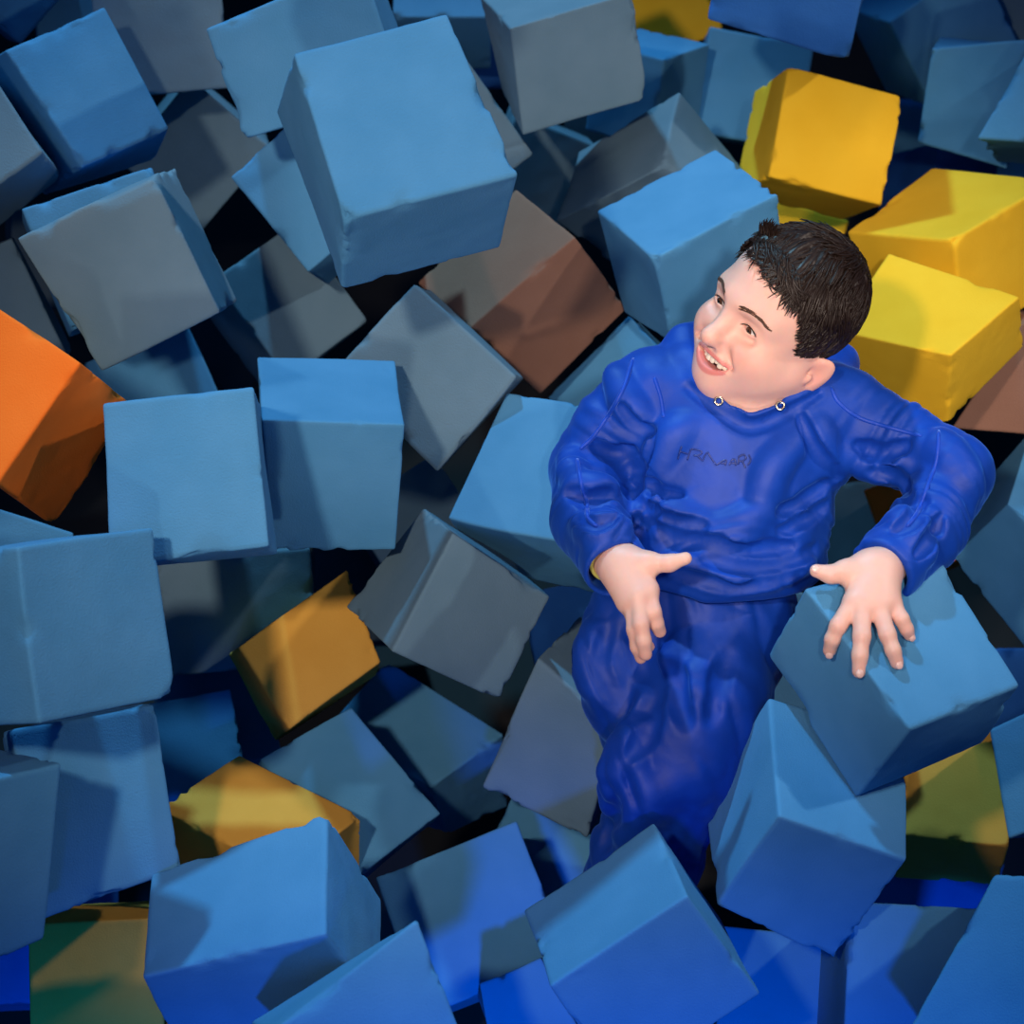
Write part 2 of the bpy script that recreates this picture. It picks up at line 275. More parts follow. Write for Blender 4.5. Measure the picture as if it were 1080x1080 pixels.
 ('b', [[565,-608,-201],[515,-645,-47],[631,-456,-126],[592,-493,27],[449,-549,-218],[381,-609,-84],[515,-397,-144],[484,-462,-14]], 'blue foam cube filling the bottom right corner of the photo'),
 ('b', [[395,-457,-521],[386,-514,-372],[412,-320,-467],[403,-377,-318],[237,-436,-522],[228,-494,-374],[254,-300,-468],[245,-357,-320]], "blue foam cube at the bottom edge, right below the large cube beside the boy's legs"),
 ('g', [[20,-51,-384],[-40,-178,-311],[85,24,-228],[29,-97,-151],[136,-117,-399],[90,-240,-323],[176,-54,-254],[121,-176,-177]], "grey-lit foam cube pressed against the left side of the boy's legs"),
 ('b', [[-101,-131,-469],[-87,-205,-325],[-211,-14,-401],[-197,-95,-262],[-205,-212,-498],[-182,-279,-348],[-315,-95,-430],[-307,-160,-278]], 'blue foam cube right of the lower left mustard cube, front one of the touching pair'),
 ('b', [[-152,85,-582],[-168,102,-437],[-6,-44,-573],[-11,-24,-425],[-235,-15,-576],[-245,-4,-435],[-88,-109,-537],[-103,-115,-411]], 'blue foam cube below the middle dark grey-lit cube, rear one of the touching pair'),
 ('b', [[73,-225,-670],[65,-284,-523],[138,-105,-618],[130,-165,-471],[-58,-162,-652],[-66,-221,-505],[7,-42,-600],[-1,-101,-453]], "small teal blue foam cube below the grey-lit cube at the boy's legs"),
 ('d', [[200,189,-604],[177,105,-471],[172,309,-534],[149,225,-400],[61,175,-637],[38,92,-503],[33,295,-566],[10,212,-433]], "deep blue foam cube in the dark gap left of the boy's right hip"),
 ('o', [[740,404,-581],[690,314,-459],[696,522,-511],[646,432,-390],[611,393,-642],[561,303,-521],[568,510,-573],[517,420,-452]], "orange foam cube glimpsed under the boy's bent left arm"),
 ('k', [[662,495,-751],[615,408,-627],[654,615,-670],[607,528,-546],[533,511,-788],[486,424,-664],[525,631,-707],[478,544,-583]], "shade-darkened foam cube in the gap between the boy's chest and his bent left arm"),
 ('k', [[251,1051,-428],[232,922,-337],[254,1137,-307],[235,1008,-215],[101,1068,-437],[82,939,-345],[104,1153,-315],[84,1024,-224]], "dark foam cube in the gap under the large grey-lit top-centre cube's lower right corner"),
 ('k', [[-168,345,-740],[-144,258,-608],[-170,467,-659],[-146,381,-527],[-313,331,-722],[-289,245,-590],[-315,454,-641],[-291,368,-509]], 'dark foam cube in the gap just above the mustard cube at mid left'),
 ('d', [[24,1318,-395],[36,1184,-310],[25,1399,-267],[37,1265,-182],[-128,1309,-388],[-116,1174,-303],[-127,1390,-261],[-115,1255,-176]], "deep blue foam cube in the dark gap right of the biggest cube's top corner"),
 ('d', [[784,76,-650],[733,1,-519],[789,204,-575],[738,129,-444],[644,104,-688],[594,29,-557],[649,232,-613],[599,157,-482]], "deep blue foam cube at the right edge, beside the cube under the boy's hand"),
 ('k', [[-668,852,-480],[-621,732,-385],[-663,946,-363],[-616,826,-268],[-811,820,-448],[-764,701,-354],[-806,914,-331],[-759,795,-237]], "shade-darkened foam cube in the left edge gap, beside the large grey cube's top corner"),
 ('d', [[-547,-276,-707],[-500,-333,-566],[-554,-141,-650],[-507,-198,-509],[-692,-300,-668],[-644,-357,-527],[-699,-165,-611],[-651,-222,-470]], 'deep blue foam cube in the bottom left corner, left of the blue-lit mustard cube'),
]
for i, (col, P8, label) in enumerate(CUBES):
    foam_cube(P8, col, 101+i*7, label)
# ---------------------------------------------------------------- the boy: smooth distance fields turned into meshes
def at(px, py, d):
    """the point seen at pixel (px, py) at depth d, in the camera's frame"""
    return np.array([(px-540)/FPX*d, -(py-540)/FPX*d, -d])
def to_world(p): return p @ CMN[:3, :3].T + CMN[:3, 3]
def smin(a, b, k):
    if k <= 0: return np.minimum(a, b)
    h = np.maximum(k-np.abs(a-b), 0)/k
    return np.minimum(a, b)-h*h*k*.25
def cone(a, b, ra, rb):
    a = np.asarray(a, float); b = np.asarray(b, float); ab = b-a; L2 = ab@ab
    def f(p):
        t = np.clip((p-a)@ab/L2, 0, 1)
        return np.linalg.norm(p-a-t[:, None]*ab, axis=1)-(ra+(rb-ra)*t)
    return f, (a+b)/2, np.linalg.norm(ab)/2+max(ra, rb)
def ball(c, r): 
    c = np.asarray(c, float)
    return (lambda p: np.linalg.norm(p-c, axis=1)-r), c, r
def ell(c, r, M=None):
    c = np.asarray(c, float); r = np.asarray(r, float)
    def f(p):
        q = p-c
        if M is not None: q = q @ M          # columns of M are the axes
        k0 = np.linalg.norm(q/r, axis=1); k1 = np.linalg.norm(q/(r*r), axis=1)
        return k0*(k0-1)/np.maximum(k1, 1e-9)
    return f, c, float(r.max())
class Field:
    def __init__(s): s.ops = []
    def add(s, prim, k=.01, m=.06): s.ops.append((0, prim, k, m)); return s
    def cut(s, prim, k=.005, m=.03): s.ops.append((1, prim, k, m)); return s
    def chain(s, pts, rad, k=.01, m=.06):
        for i in range(len(pts)-1): s.add(cone(pts[i], pts[i+1], rad[i], rad[i+1]), k, m)
        return s
    def fn(s, g): s.ops.append((2, g, 0, 0)); return s
    def __call__(s, p):
        d = np.full(len(p), 1.0)
        for kind, prim, k, m in s.ops:
            if kind == 2: d = prim(p, d); continue
            f, c, r = prim
            w = np.nonzero(((p-c)**2).sum(1) < (r+m+k)**2)[0]
            if not len(w): continue
            v = f(p[w])
            d[w] = smin(d[w], v, k) if kind == 0 else -smin(-d[w], v, k)
        return d
def mesh_field(f, lo, hi, h, B=8):
    """surface nets on the bricks that the surface passes through"""
    lo = np.asarray(lo, float); hi = np.asarray(hi, float)
    n = np.ceil((hi-lo)/(h*B)).astype(int)
    g = np.stack(np.meshgrid(*[np.arange(k) for k in n], indexing='ij'), -1).reshape(-1, 3)
    d = f(lo+(g+.5)*h*B)
    g = g[np.abs(d) < h*B*1.15]
    t = np.arange(B+1); loc = np.stack(np.meshgrid(t, t, t, indexing='ij'), -1).reshape(-1, 3)
    D = np.empty((len(g), (B+1)**3))
    for s in range(0, len(g), 400):
        q = (g[s:s+400, None, :]*B+loc[None]).reshape(-1, 3)
        D[s:s+400] = f(lo+q*h).reshape(-1, (B+1)**3)
    D = D.reshape(len(g), B+1, B+1, B+1)
    N = n*B+2
    cid = lambda q: (q[..., 0]*N[1]+q[..., 1])*N[2]+q[..., 2]
    cor = [(a, b, c) for a in (0, 1) for b in (0, 1) for c in (0, 1)]
    cs = np.stack([D[:, a:B+a, b:B+b, c:B+c] for a, b, c in cor], -1)
    neg = cs < 0; act = neg.any(-1) & ~neg.all(-1)
    bi = np.nonzero(act); vals = cs[act]
    cell = g[bi[0]]*B+np.stack(bi[1:], -1)
    acc = np.zeros((len(cell), 3)); cnt = np.zeros(len(cell))
    for i, a in enumerate(cor):
        for j, b in enumerate(cor):
            if j > i and sum(x != y for x, y in zip(a, b)) == 1:
                v0, v1 = vals[:, i], vals[:, j]; x = (v0 < 0) != (v1 < 0)
                tt = np.where(x, v0/np.where(x, v0-v1, 1), 0)
                acc += np.where(x[:, None], np.array(a)+tt[:, None]*(np.array(b)-np.array(a)), 0); cnt += x
    V = lo+(cell+acc/cnt[:, None])*h
    ids = cid(cell); order = np.argsort(ids); sid = ids[order]
    Q = []
    for ax in range(3):
        o1, o2 = (ax+1) % 3, (ax+2) % 3
        s0 = [slice(0, B)]*3; s1 = list(s0); s1[ax] = slice(1, B+1)
        A0 = D[(slice(None), *s0)] < 0; A1 = D[(slice(None), *s1)] < 0
        for sg in (0, 1):
            x = (A0 & ~A1) if sg == 0 else (~A0 & A1)
            w = np.nonzero(x)
            if not len(w[0]): continue
            e = g[w[0]]*B+np.stack(w[1:], -1); qs = []
            for da, db in ((0, 0), (-1, 0), (-1, -1), (0, -1)):
                c = e.copy(); c[:, o1] += da; c[:, o2] += db
                k = cid(c); p = np.clip(np.searchsorted(sid, k), 0, len(sid)-1)
                qs.append(np.where(sid[p] == k, order[p], -1))
            q = np.stack(qs, 1); q = q[(q >= 0).all(1)]
            Q.append(q if sg == 0 else q[:, ::-1])
    return V, np.concatenate(Q)
def relax(V, Q, it=1, lam=.5):
    for _ in range(it):
        S = np.zeros_like(V); c = np.zeros(len(V))
        for i in range(4):
            a, b = Q[:, i], Q[:, (i+1) % 4]
            np.add.at(S, a, V[b]); np.add.at(c, a, 1); np.add.at(S, b, V[a]); np.add.at(c, b, 1)
        V = V+lam*(S/np.maximum(c, 1)[:, None]-V)
    return V
def march(f, px, py, d0=1.9, d1=2.4, lift=0):
    """first point of field f seen along the ray of a pixel"""
    r = at(px, py, 1.0); d = d0
    for _ in range(90):
        v = f((r*d)[None])[0]
        if v < .0006: break
        d += min(v, .05)*.8
        if d > d1: break
    return r*(d-lift)
def tube(pts, rad, n=6, caps=True):
    """tapered tube through points -> verts, faces"""
    pts = np.asarray(pts, float); m = len(pts); V = []; F = []
    T = np.gradient(pts, axis=0); T /= np.maximum(np.linalg.norm(T, axis=1, keepdims=True), 1e-9)
    u = np.cross(T[0], [.31, .57, .76]); u /= np.linalg.norm(u)
    for i in range(m):
        u = u-T[i]*(u@T[i]); u /= max(np.linalg.norm(u), 1e-9); w = np.cross(T[i], u)
        for k in range(n):
            a = 2*math.pi*k/n; V.append(pts[i]+rad[i]*(math.cos(a)*u+math.sin(a)*w))
    for i in range(m-1):
        for k in range(n):
            F.append((i*n+k, i*n+(k+1) % n, (i+1)*n+(k+1) % n, (i+1)*n+k))
    if caps:
        V.append(pts[0]); V.append(pts[-1]); a, b = len(V)-2, len(V)-1
        for k in range(n):
            F.append((a, (k+1) % n, k)); F.append((b, (m-1)*n+k, (m-1)*n+(k+1) % n))
    return V, F
class Soup:
    def __init__(s): s.V = []; s.F = []
    def put(s, VF):
        o = len(s.V); s.V += list(VF[0]); s.F += [tuple(i+o for i in f) for f in VF[1]]
def spline(pts, n):
    pts = np.asarray(pts, float); m = len(pts); out = []
    P = np.vstack([2*pts[0]-pts[1], pts, 2*pts[-1]-pts[-2]])
    for t in np.linspace(0, m-1, n):
        i = min(int(t), m-2); u = t-i; a, b, c, d = P[i:i+4]
        out.append(.5*((2*b)+(c-a)*u+(2*a-5*b+4*c-d)*u*u+(3*b-a-3*c+d)*u**3))
    return np.array(out)

# materials of the boy
def skin_material():
    m, nt, b = new_mat('skin')
    at_ = node(nt, 'ShaderNodeAttribute'); at_.attribute_name = 'pigment'
    n = node(nt, 'ShaderNodeTexNoise'); n.inputs['Scale'].default_value = 60; n.inputs['Detail'].default_value = 4
    mx = node(nt, 'ShaderNodeMix', data_type='RGBA', blend_type='MULTIPLY'); mx.inputs['Factor'].default_value = .10
    nt.links.new(at_.outputs['Color'], mx.inputs['A']); nt.links.new(n.outputs['Color'], mx.inputs['B'])
    nt.links.new(mx.outputs['Result'], b.inputs['Base Color'])
    b.inputs['Roughness'].default_value = .48; b.inputs['Specular IOR Level'].default_value = .4
    b.inputs['Subsurface Weight'].default_value = .22; b.inputs['Subsurface Radius'].default_value = (1.0, .35, .2); b.inputs['Subsurface Scale'].default_value = .006
    return m
def simple(name, col, rough=.5, spec=.5, metal=0, sheen=0, bump=None, sheencol=None, fine=0):
    m, nt, b = new_mat(name)
    n = node(nt, 'ShaderNodeTexNoise'); n.inputs['Scale'].default_value = 25; n.inputs['Detail'].default_value = 3
    tc = node(nt, 'ShaderNodeTexCoord'); nt.links.new(tc.outputs['Object'], n.inputs['Vector'])
    r = node(nt, 'ShaderNodeValToRGB'); r.color_ramp.elements[0].color = (*[c*.85 for c in col], 1); r.color_ramp.elements[1].color = (*[min(1, c*1.12) for c in col], 1)
    r.color_ramp.elements[0].position = .3; r.color_ramp.elements[1].position = .7
    nt.links.new(n.outputs['Fac'], r.inputs['Fac']); nt.links.new(r.outputs['Color'], b.inputs['Base Color'])
    b.inputs['Roughness'].default_value = rough; b.inputs['Specular IOR Level'].default_value = spec; b.inputs['Metallic'].default_value = metal
    if sheen:
        b.inputs['Sheen Weight'].default_value = sheen; b.inputs['Sheen Roughness'].default_value = .35
        b.inputs['Sheen Tint'].default_value = (*(sheencol or col), 1)
    if bump:
        n2 = node(nt, 'ShaderNodeTexNoise'); n2.inputs['Scale'].default_value = bump[0]; n2.inputs['Detail'].default_value = 3
        bp = node(nt, 'ShaderNodeBump'); bp.inputs['Strength'].default_value = bump[1]; bp.inputs['Distance'].default_value = .002
        nt.links.new(tc.outputs['Object'], n2.inputs['Vector']); nt.links.new(n2.outputs['Fac'], bp.inputs['Height']); nt.links.new(bp.outputs['Normal'], b.inputs['Normal'])
    return m
VELOUR = simple('blue_velour', (0.003, 0.047, 0.37), .55, .3, sheen=.35, sheencol=(.08, .30, 1.0), bump=(90, .25))
SEAM = simple('blue_piping', (0.006, 0.055, 0.46), .5, .3, sheen=.6, sheencol=(.2, .4, 1.0))
LETTER = simple('embossed_velour', (0.003, 0.022, 0.20), .4, .5, sheen=.3, sheencol=(.2, .4, 1.0))
HAIR = simple('dark_brown_hair', (0.016, 0.0085, 0.006), .42, .3)
SKIN = skin_material()
SCLERA = simple('eye_white', (.62, .58, .56), .15, .5); IRIS = simple('brown_iris', (.07, .032, .016), .1, .5); PUPIL = simple('pupil', (.004, .004, .004), .05, .5)
TOOTH = simple('tooth', (.80, .74, .62), .2, .5); GUM = simple('mouth_inside', (.12, .018, .016), .4, .4)
METAL = simple('brass_eyelet', (.62, .55, .42), .25, .5, metal=1)
BROW = simple('brown_brow', (.085, .042, .028), .6, .3)
BAND = simple('yellow_green_band', (.45, .42, .10), .5)
NAIL = simple('fingernail_pink', (.80, .50, .44), .25, .5)

# head frame: x = the boy's left, y = crown, z = where he faces
HR = np.array([[0.5175, 0.3413, -0.7846], [-0.6271, 0.7752, -0.0764], [0.5822, 0.5315, 0.6152]])
_u, _s, _v = np.linalg.svd(HR); HR = _u @ _v
HS = .9456; HC = at(825.1, 331.2, 2.083)
def hd(x, y, z): return HC+HS*HR @ np.array([x, y, z], float)
def hinv(p): return (p-HC) @ HR/HS
def hprim(prim):
    f, c, r = prim
    return (lambda p: f(hinv(p))*HS), hd(*c), r*HS
EX = -.004                                              # the face's midline
EYES = [(-.0325, -.0035, .0605), (.0245, -.0045, .0605)]
H = []
SK = ((0, .025, -.010), (.0700, .0745, .0800))
def ha(prim, k, m=.06): H.append(('a', hprim(prim), k, m))
def hc(prim, k, m=.03): H.append(('c', hprim(prim), k, m))
ha(ell(*SK), 0)
ha(ell((.004, .028, .030), (.0545, .048, .048)), .03)
ha(ell((EX*.5, -.032, .022), (.0585, .060, .058)), .03)
ha(cone((-.050, -.048, .004), (EX-.013, -.086, .056), .018, .0165), .03)
ha(cone((.050, -.048, .004), (EX+.013, -.086, .056), .018, .0165), .03)
ha(ball((EX+.003, -.087, .062), .0155), .022)
for s in (-1, 1): ha(ball((EX+s*.037, -.056, .036), .0215), .03)
ha(ell((EX+.002, -.058, .058), (.030, .024, .026)), .022)       # muzzle
for s in (-1, 1):
    ha(ell((EX+s*.036, -.036, .054), (.021, .019, .022)), .022)  # cheeks pushed up by the smile
    ha(cone((EX+s*.012, .016, .0745), (EX+s*.038, .014, .0605), .0095, .0090), .02)
    hc(ell((EX+s*.0285, -.002, .0865), (.017, .0095, .0145)), .016)
for c in EYES: ha(ball(c, .0138), .007)
ha(cone((EX, .006, .0745), (EX+.001, -.029, .0955), .0068, .0100), .012)
ha(ball((EX+.001, -.0315, .0965), .0092), .008)
for s in (-1, 1):
    ha(ball((EX+s*.0125, -.0365, .0855), .0072), .008)
    hc(ell((EX+s*.0065, -.0425, .0930), (.0034, .0028, .0045)), .003)
for s in (-1, 1):
    hc(cone((EX+s*.018, -.036, .0865), (EX+s*.030, -.052, .0745), .0035, .0035), .010)
    hc(cone((EX+s*.019, -.0135, .0815), (EX+s*.038, -.0135, .0705), .0015, .0015), .008)
# eyes narrowed by the smile
for c in EYES:
    def slit(p, c=c):
        q = hinv(p)-np.array(c); x = q[:, 0]/.0125
        mid = .0012-.0018*x*x; half = .0034*np.clip(1-x*x, 0, 1)-.0008*(np.abs(x) > .97)
        dy = np.abs(q[:, 1]-mid)-half
        return np.maximum(np.maximum(dy, (np.abs(x)-1)*.0125), np.maximum(-q[:, 2]+.003, q[:, 2]-.03))*HS
    H.append(('c', (slit, hd(*c), .03), .0012, .02))
# open smiling mouth with lips
def m_top(t): return -.0548-.0030*t*t
def m_bot(t): return -.0580-.0100*(1-t*t)**.8
def lipline(t, up):
    """t in -1..1 across the mouth"""
    return (.0005+.0258*t, m_top(t)+.0020 if up else m_bot(t)-.0026, .0800-.0115*t*t)
TT = np.linspace(-1, 1, 11)
for a, b in zip(TT[:-1], TT[1:]):
    ra, rb = [.0018+.0016*(1-t*t) for t in (a, b)]
    ha(cone(lipline(a, 1), lipline(b, 1), ra, rb), .004)
    ra, rb = [.0016+.0022*(1-t*t) for t in (a, b)]
    pa, pb = np.array(lipline(a, 0)), np.array(lipline(b, 0))
    ha(cone(pa, pb, ra, rb), .005)
def mouth(p):
    q = hinv(p); t = (q[:, 0]-.0005)/.0248
    tt = np.clip(t, -1, 1)
    d = np.maximum(q[:, 1]-m_top(tt), m_bot(tt)-q[:, 1])
    d = np.maximum(d, (np.abs(t)-1)*.0248)
    return np.maximum(d, np.maximum(.056-q[:, 2], q[:, 2]-.12))*HS
H.append(('c', (mouth, hd(EX, -.065, .075), .04), .0015, .02))
# ears
for s in (-1, 1):
    e = np.array([s*.0665, -.040, -.016])
    l_ = np.array([s*.34, .80, -.50]); l_ /= np.linalg.norm(l_)
    n_ = np.array([s*.86, -.05, .50]); n_ -= l_*(l_@n_); n_ /= np.linalg.norm(n_)
    M = np.stack([np.cross(l_, n_), l_, n_], 1)
    ha(ell(e, (.0178, .0285, .0055), M), .006)
    n = M[:, 2]*(1 if M[0, 2]*s > 0 else -1)
    hc(ell(e+n*.0062+np.array([0, .003, .002]), (.0112, .0200, .0052), M), .004)
    ha(ell(e+n*.0035+np.array([0, -.002, .0095]), (.0042, .0065, .0045), M), .004)
    ha(ball(e+M[:, 1]*(-.019 if M[1, 1] > 0 else .019)+np.array([0, 0, .004]), .0072), .006)
NECK0 = hd(0, -.035, -.022); NECK1 = at(790, 452, 2.155)

SKIN_F = Field()
for kind, prim, k, m in H:
    (SKIN_F.add if kind == 'a' else SKIN_F.cut)(prim, k, m)
SKIN_F.add(cone(NECK0, NECK1, .046, .047), .03)
# limbs and trunk under the clothes
LS, LE, LW = at(896, 442, 2.15), at(1004, 500, 2.10), at(934, 596, 1.985)
RS, RE, RW = at(672, 402, 2.16), at(620, 495, 2.18), at(648, 592, 2.035)
SKIN_F.chain([NECK1, at(778, 480, 2.165), at(762, 570, 2.175), at(748, 650, 2.19)], [.05, .065, .065, .06], .05)
for S_, E_, M_, W_ in ((at(888, 446, 2.155), LE, at(977, 560, 2.046), LW), (at(688, 424, 2.165), RE, at(622, 550, 2.112), RW)):
    SKIN_F.chain([at(778, 470, 2.165), S_, E_, M_, W_], [.05, .026, .019, .019, .0205], .010)
LH, LK, LA = at(768, 672, 2.185), at(721, 790, 2.13), at(681, 905, 2.20)
RH, RK, RA = at(668, 662, 2.19), at(663, 735, 2.175), at(706, 835, 2.28)
SKIN_F.chain([at(748, 650, 2.19), LH, LK, LA, at(655, 950, 2.31)], [.06, .05, .042, .030, .028], .02)
SKIN_F.chain([at(748, 650, 2.19), RH, RK, RA, at(700, 905, 2.36)], [.06, .040, .034, .028, .026], .02)

# left hand, spread flat on the cube
def hand_chain(px, rad, k=.004): SKIN_F.chain([at(*q) for q in px], [r*.93 for r in rad], k, .03)
SKIN_F.add(cone(LW, at(918, 618, 1.962), .0195, .0185), .012)
for q, r in (((902, 634, 1.944), .0125), ((912, 640, 1.940), .0125), ((926, 640, 1.941), .0125), ((938, 636, 1.947), .0115)):
    SKIN_F.add(cone(at(925, 604, 1.968), at(*q), .016, r), .016)
LF = {
 'index': ([(899, 637, 1.9400), (884, 660, 1.9330), (878, 674, 1.9370), (875, 686, 1.9460)], [.0108, .0092, .0083, .0074]),
 'middle': ([(909, 642, 1.9360), (909, 671, 1.9210), (907, 691, 1.9180), (906, 708, 1.9180)], [.0108, .0094, .0085, .0076]),
 'ring': ([(927, 641, 1.9380), (936, 669, 1.9210), (942, 686, 1.9180), (946, 699, 1.9190)], [.0105, .0090, .0082, .0073]),
 'little': ([(941, 636, 1.9460), (951, 653, 1.9350), (956, 663, 1.9360), (959, 670, 1.9400)], [.0098, .0080, .0072, .0064])}
for nme, (pp, rr) in LF.items(): hand_chain(pp, rr)
SKIN_F.add(cone(at(912, 600, 1.970), at(891, 603, 1.958), .016, .0115), .014)
hand_chain([(893, 602, 1.957), (876, 606, 1.950), (861, 602, 1.950)], [.0112, .0088, .0076], .008)
# right hand, open in the air in front of his lap
SKIN_F.add(cone(RW, at(660, 606, 2.015), .020, .0185), .012)
for q, r in (((684, 622, 1.992), .0115), ((675, 629, 1.986), .0115), ((667, 634, 1.990), .011), ((661, 636, 1.998), .010)):
    SKIN_F.add(cone(at(656, 600, 2.018), at(*q), .017, r), .014)
RF = {
 'index': ([(683, 622, 1.990), (689, 646, 1.980), (692, 657, 1.984), (696, 666, 1.992)], [.0108, .0090, .0082, .0073]),
 'middle': ([(674, 630, 1.984), (676, 658, 1.972), (679, 676, 1.972), (681, 690, 1.978)], [.0106, .0090, .0082, .0074]),
 'ring': ([(667, 634, 1.990), (669, 664, 1.980), (672, 682, 1.984), (676, 694, 1.992)], [.0102, .0084, .0076, .0068]),
 'little': ([(663, 636, 1.998), (670, 662, 2.000), (677, 674, 2.008), (685, 682, 2.014)], [.0094, .0076, .0068, .0062])}
for nme, (pp, rr) in RF.items(): hand_chain(pp, rr)
SKIN_F.add(cone(at(656, 592, 2.020), at(684, 594, 2.000), .016, .0118), .014)
hand_chain([(682, 594, 2.001), (706, 594, 1.992), (723, 589, 1.990)], [.0115, .0086, .0074], .008)

boy = bpy.data.objects.new('person', None); C.objects.link(boy); boy.location = to_world(at(735, 660, 2.2))
bpy.context.view_layer.update()
tag(boy, 'smiling dark-haired boy in a royal blue velour tracksuit sitting among the foam cubes', 'person')

def finish(name, V, Q, mat, parent, color=None):
    o = mesh_obj(name, to_world(V), Q, mat, parent)
    if color is not None:
        a = o.data.color_attributes.new('pigment', 'FLOAT_COLOR', 'POINT')
        a.data.foreach_set('color', np.concatenate([color, np.ones((len(color), 1))], 1).astype(np.float32).ravel())
    return o
allp = np.array([at(560, 200, 2.0), at(1070, 200, 2.0), at(560, 980, 2.4), at(1070, 980, 2.4)])
LO = np.array([at(560, 980, 2.2)[0]-.02, at(600, 990, 2.4)[1], -2.46]); HI = np.array([at(1070, 200, 2.2)[0]+.02, at(800, 190, 2.2)[1], -1.86])
V, Q = mesh_field(SKIN_F, LO, HI, .00175)
V = relax(V, Q, 1, .4)
q = hinv(V)
base = np.array([.82, .485, .395]); col = np.tile(base, (len(V), 1))
def blend(mask, c):
    global col
    mask = np.clip(mask, 0, 1)[:, None]; col = col*(1-mask)+np.array(c)*mask
g3 = lambda c, r: np.exp(-(((q-np.array(c))/np.array(r))**2).sum(1))
for s in (-1, 1): blend(.55*g3((EX+s*.040, -.032, .062), (.020, .016, .03)), (.76, .30, .235))
blend(.5*g3((EX, -.031, .10), (.012, .010, .012)), (.74, .33, .26))
for s in (-1, 1): blend(.6*g3((s*.074, -.036, -.016), (.012, .03, .025)), (.74, .30, .24))
# lips
t = (q[:, 0]-.0005)/.0265; tc = np.clip(t, -1, 1); s_ = 1-tc*tc
up_c = m_top(tc)+.0017; lo_c = m_bot(tc)-.0028
w = np.minimum(np.abs(q[:, 1]-up_c)/(.0022+.0014*s_), np.abs(q[:, 1]-lo_c)/(.0022+.0030*s_))
blend(np.where((np.abs(t) < 1.0) & (q[:, 2] > .055), np.clip((1.25-w)*3, 0, 1)*.9, 0), (.70, .215, .20))
blend(np.where((np.abs(t) < .97) & (q[:, 2] < .0735-.011*tc*tc) & (q[:, 2] > .05) & (q[:, 1] < m_top(tc)+.001) & (q[:, 1] > m_bot(tc)-.001), 1., 0), (.12, .018, .016))
# knuckles and finger tips a little redder
for dct in (LF, RF):
    for pp, rr in dct.values():
        for i, a in ((3, .5), (1, .25), (0, .2)):
            blend(a*np.exp(-((V-at(*pp[i]))**2).sum(1)/.010**2), (.74, .30, .235))
body = finish('body', V, Q, SKIN, boy, col)

# eyes: narrowed, turned to the boy's right
gaze = HR.T @ np.array([-.86, -.16, .50]); gaze /= np.linalg.norm(gaze)
for c in EYES:
    n1, n2 = 40, 28; vs_ = []; fs_ = []
    zax = gaze; xax = np.cross([0, 1, 0], zax); xax /= np.linalg.norm(xax); yax = np.cross(zax, xax)
    for i in range(n2+1):
        th = math.pi*i/n2
        for j in range(n1):
            ph = 2*math.pi*j/n1; r = .0121+(.0006*max(0, 1-(th/.5)**2) if th < .5 else 0)
            p = np.array(c)+r*(math.sin(th)*math.cos(ph)*xax+math.sin(th)*math.sin(ph)*yax+math.cos(th)*zax)
            vs_.append(hd(*p))
    mi = []
    for i in range(n2):
        for j in range(n1):
            fs_.append((i*n1+j, (i+1)*n1+j, (i+1)*n1+(j+1) % n1, i*n1+(j+1) % n1)); th = math.pi*(i+.5)/n2
            mi.append(2 if th < .20 else 1 if th < .48 else 0)
    eo = mesh_obj('eye', to_world(np.array(vs_)), fs_, [SCLERA, IRIS, PUPIL], boy)
    eo.data.polygons.foreach_set('material_index', mi)
# teeth: a row with a gap
S1 = Soup()
for i, (t0, w_, hgt) in enumerate([(-.86, .0052, .0046), (-.68, .0056, .0062), (-.47, .0062, .0078), (-.22, .0074, .0090), (.06, .0066, .0082), (.29, .0046, .0056), (.50, .0068, .0080), (.72, .0060, .0062), (.89, .0048, .0042)]):
    x, y, z = lipline(t0, 1); z -= .0002; w_ *= 1.08; hgt *= 1.16; y = m_top(t0)-hgt/2+.0004
    f = Field().add(ell((0, 0, 0), (w_*.56, hgt*.62, .0028)), 0)
    n1, n2 = 12, 8; o = len(S1.V)
    vs_ = []; fs_ = []
    ang = -t0*.55
    for a in range(n2+1):
        th = math.pi*a/n2
        for b in range(n1):
            ph = 2*math.pi*b/n1
            sx = math.copysign(abs(math.cos(ph))**.55, math.cos(ph))*math.sin(th)**.5; sy = math.copysign(abs(math.sin(ph))**.55, math.sin(ph))*math.sin(th)**.5
            u = np.array([sx*w_*.52, sy*hgt*.55, math.cos(th)*.0026])
            u = np.array([u[0]*math.cos(ang)+u[2]*math.sin(ang)*-1, u[1], u[2]*math.cos(ang)+u[0]*math.sin(ang)])
            vs_.append(hd(x+u[0], y+u[1], z+u[2]))
    for a in range(n2):
        for b in range(n1): fs_.append((a*n1+b, (a+1)*n1+b, (a+1)*n1+(b+1) % n1, a*n1+(b+1) % n1))
    S1.put((vs_, fs_))
teeth = mesh_obj('teeth', to_world(np.array(S1.V)), S1.F, TOOTH, boy)
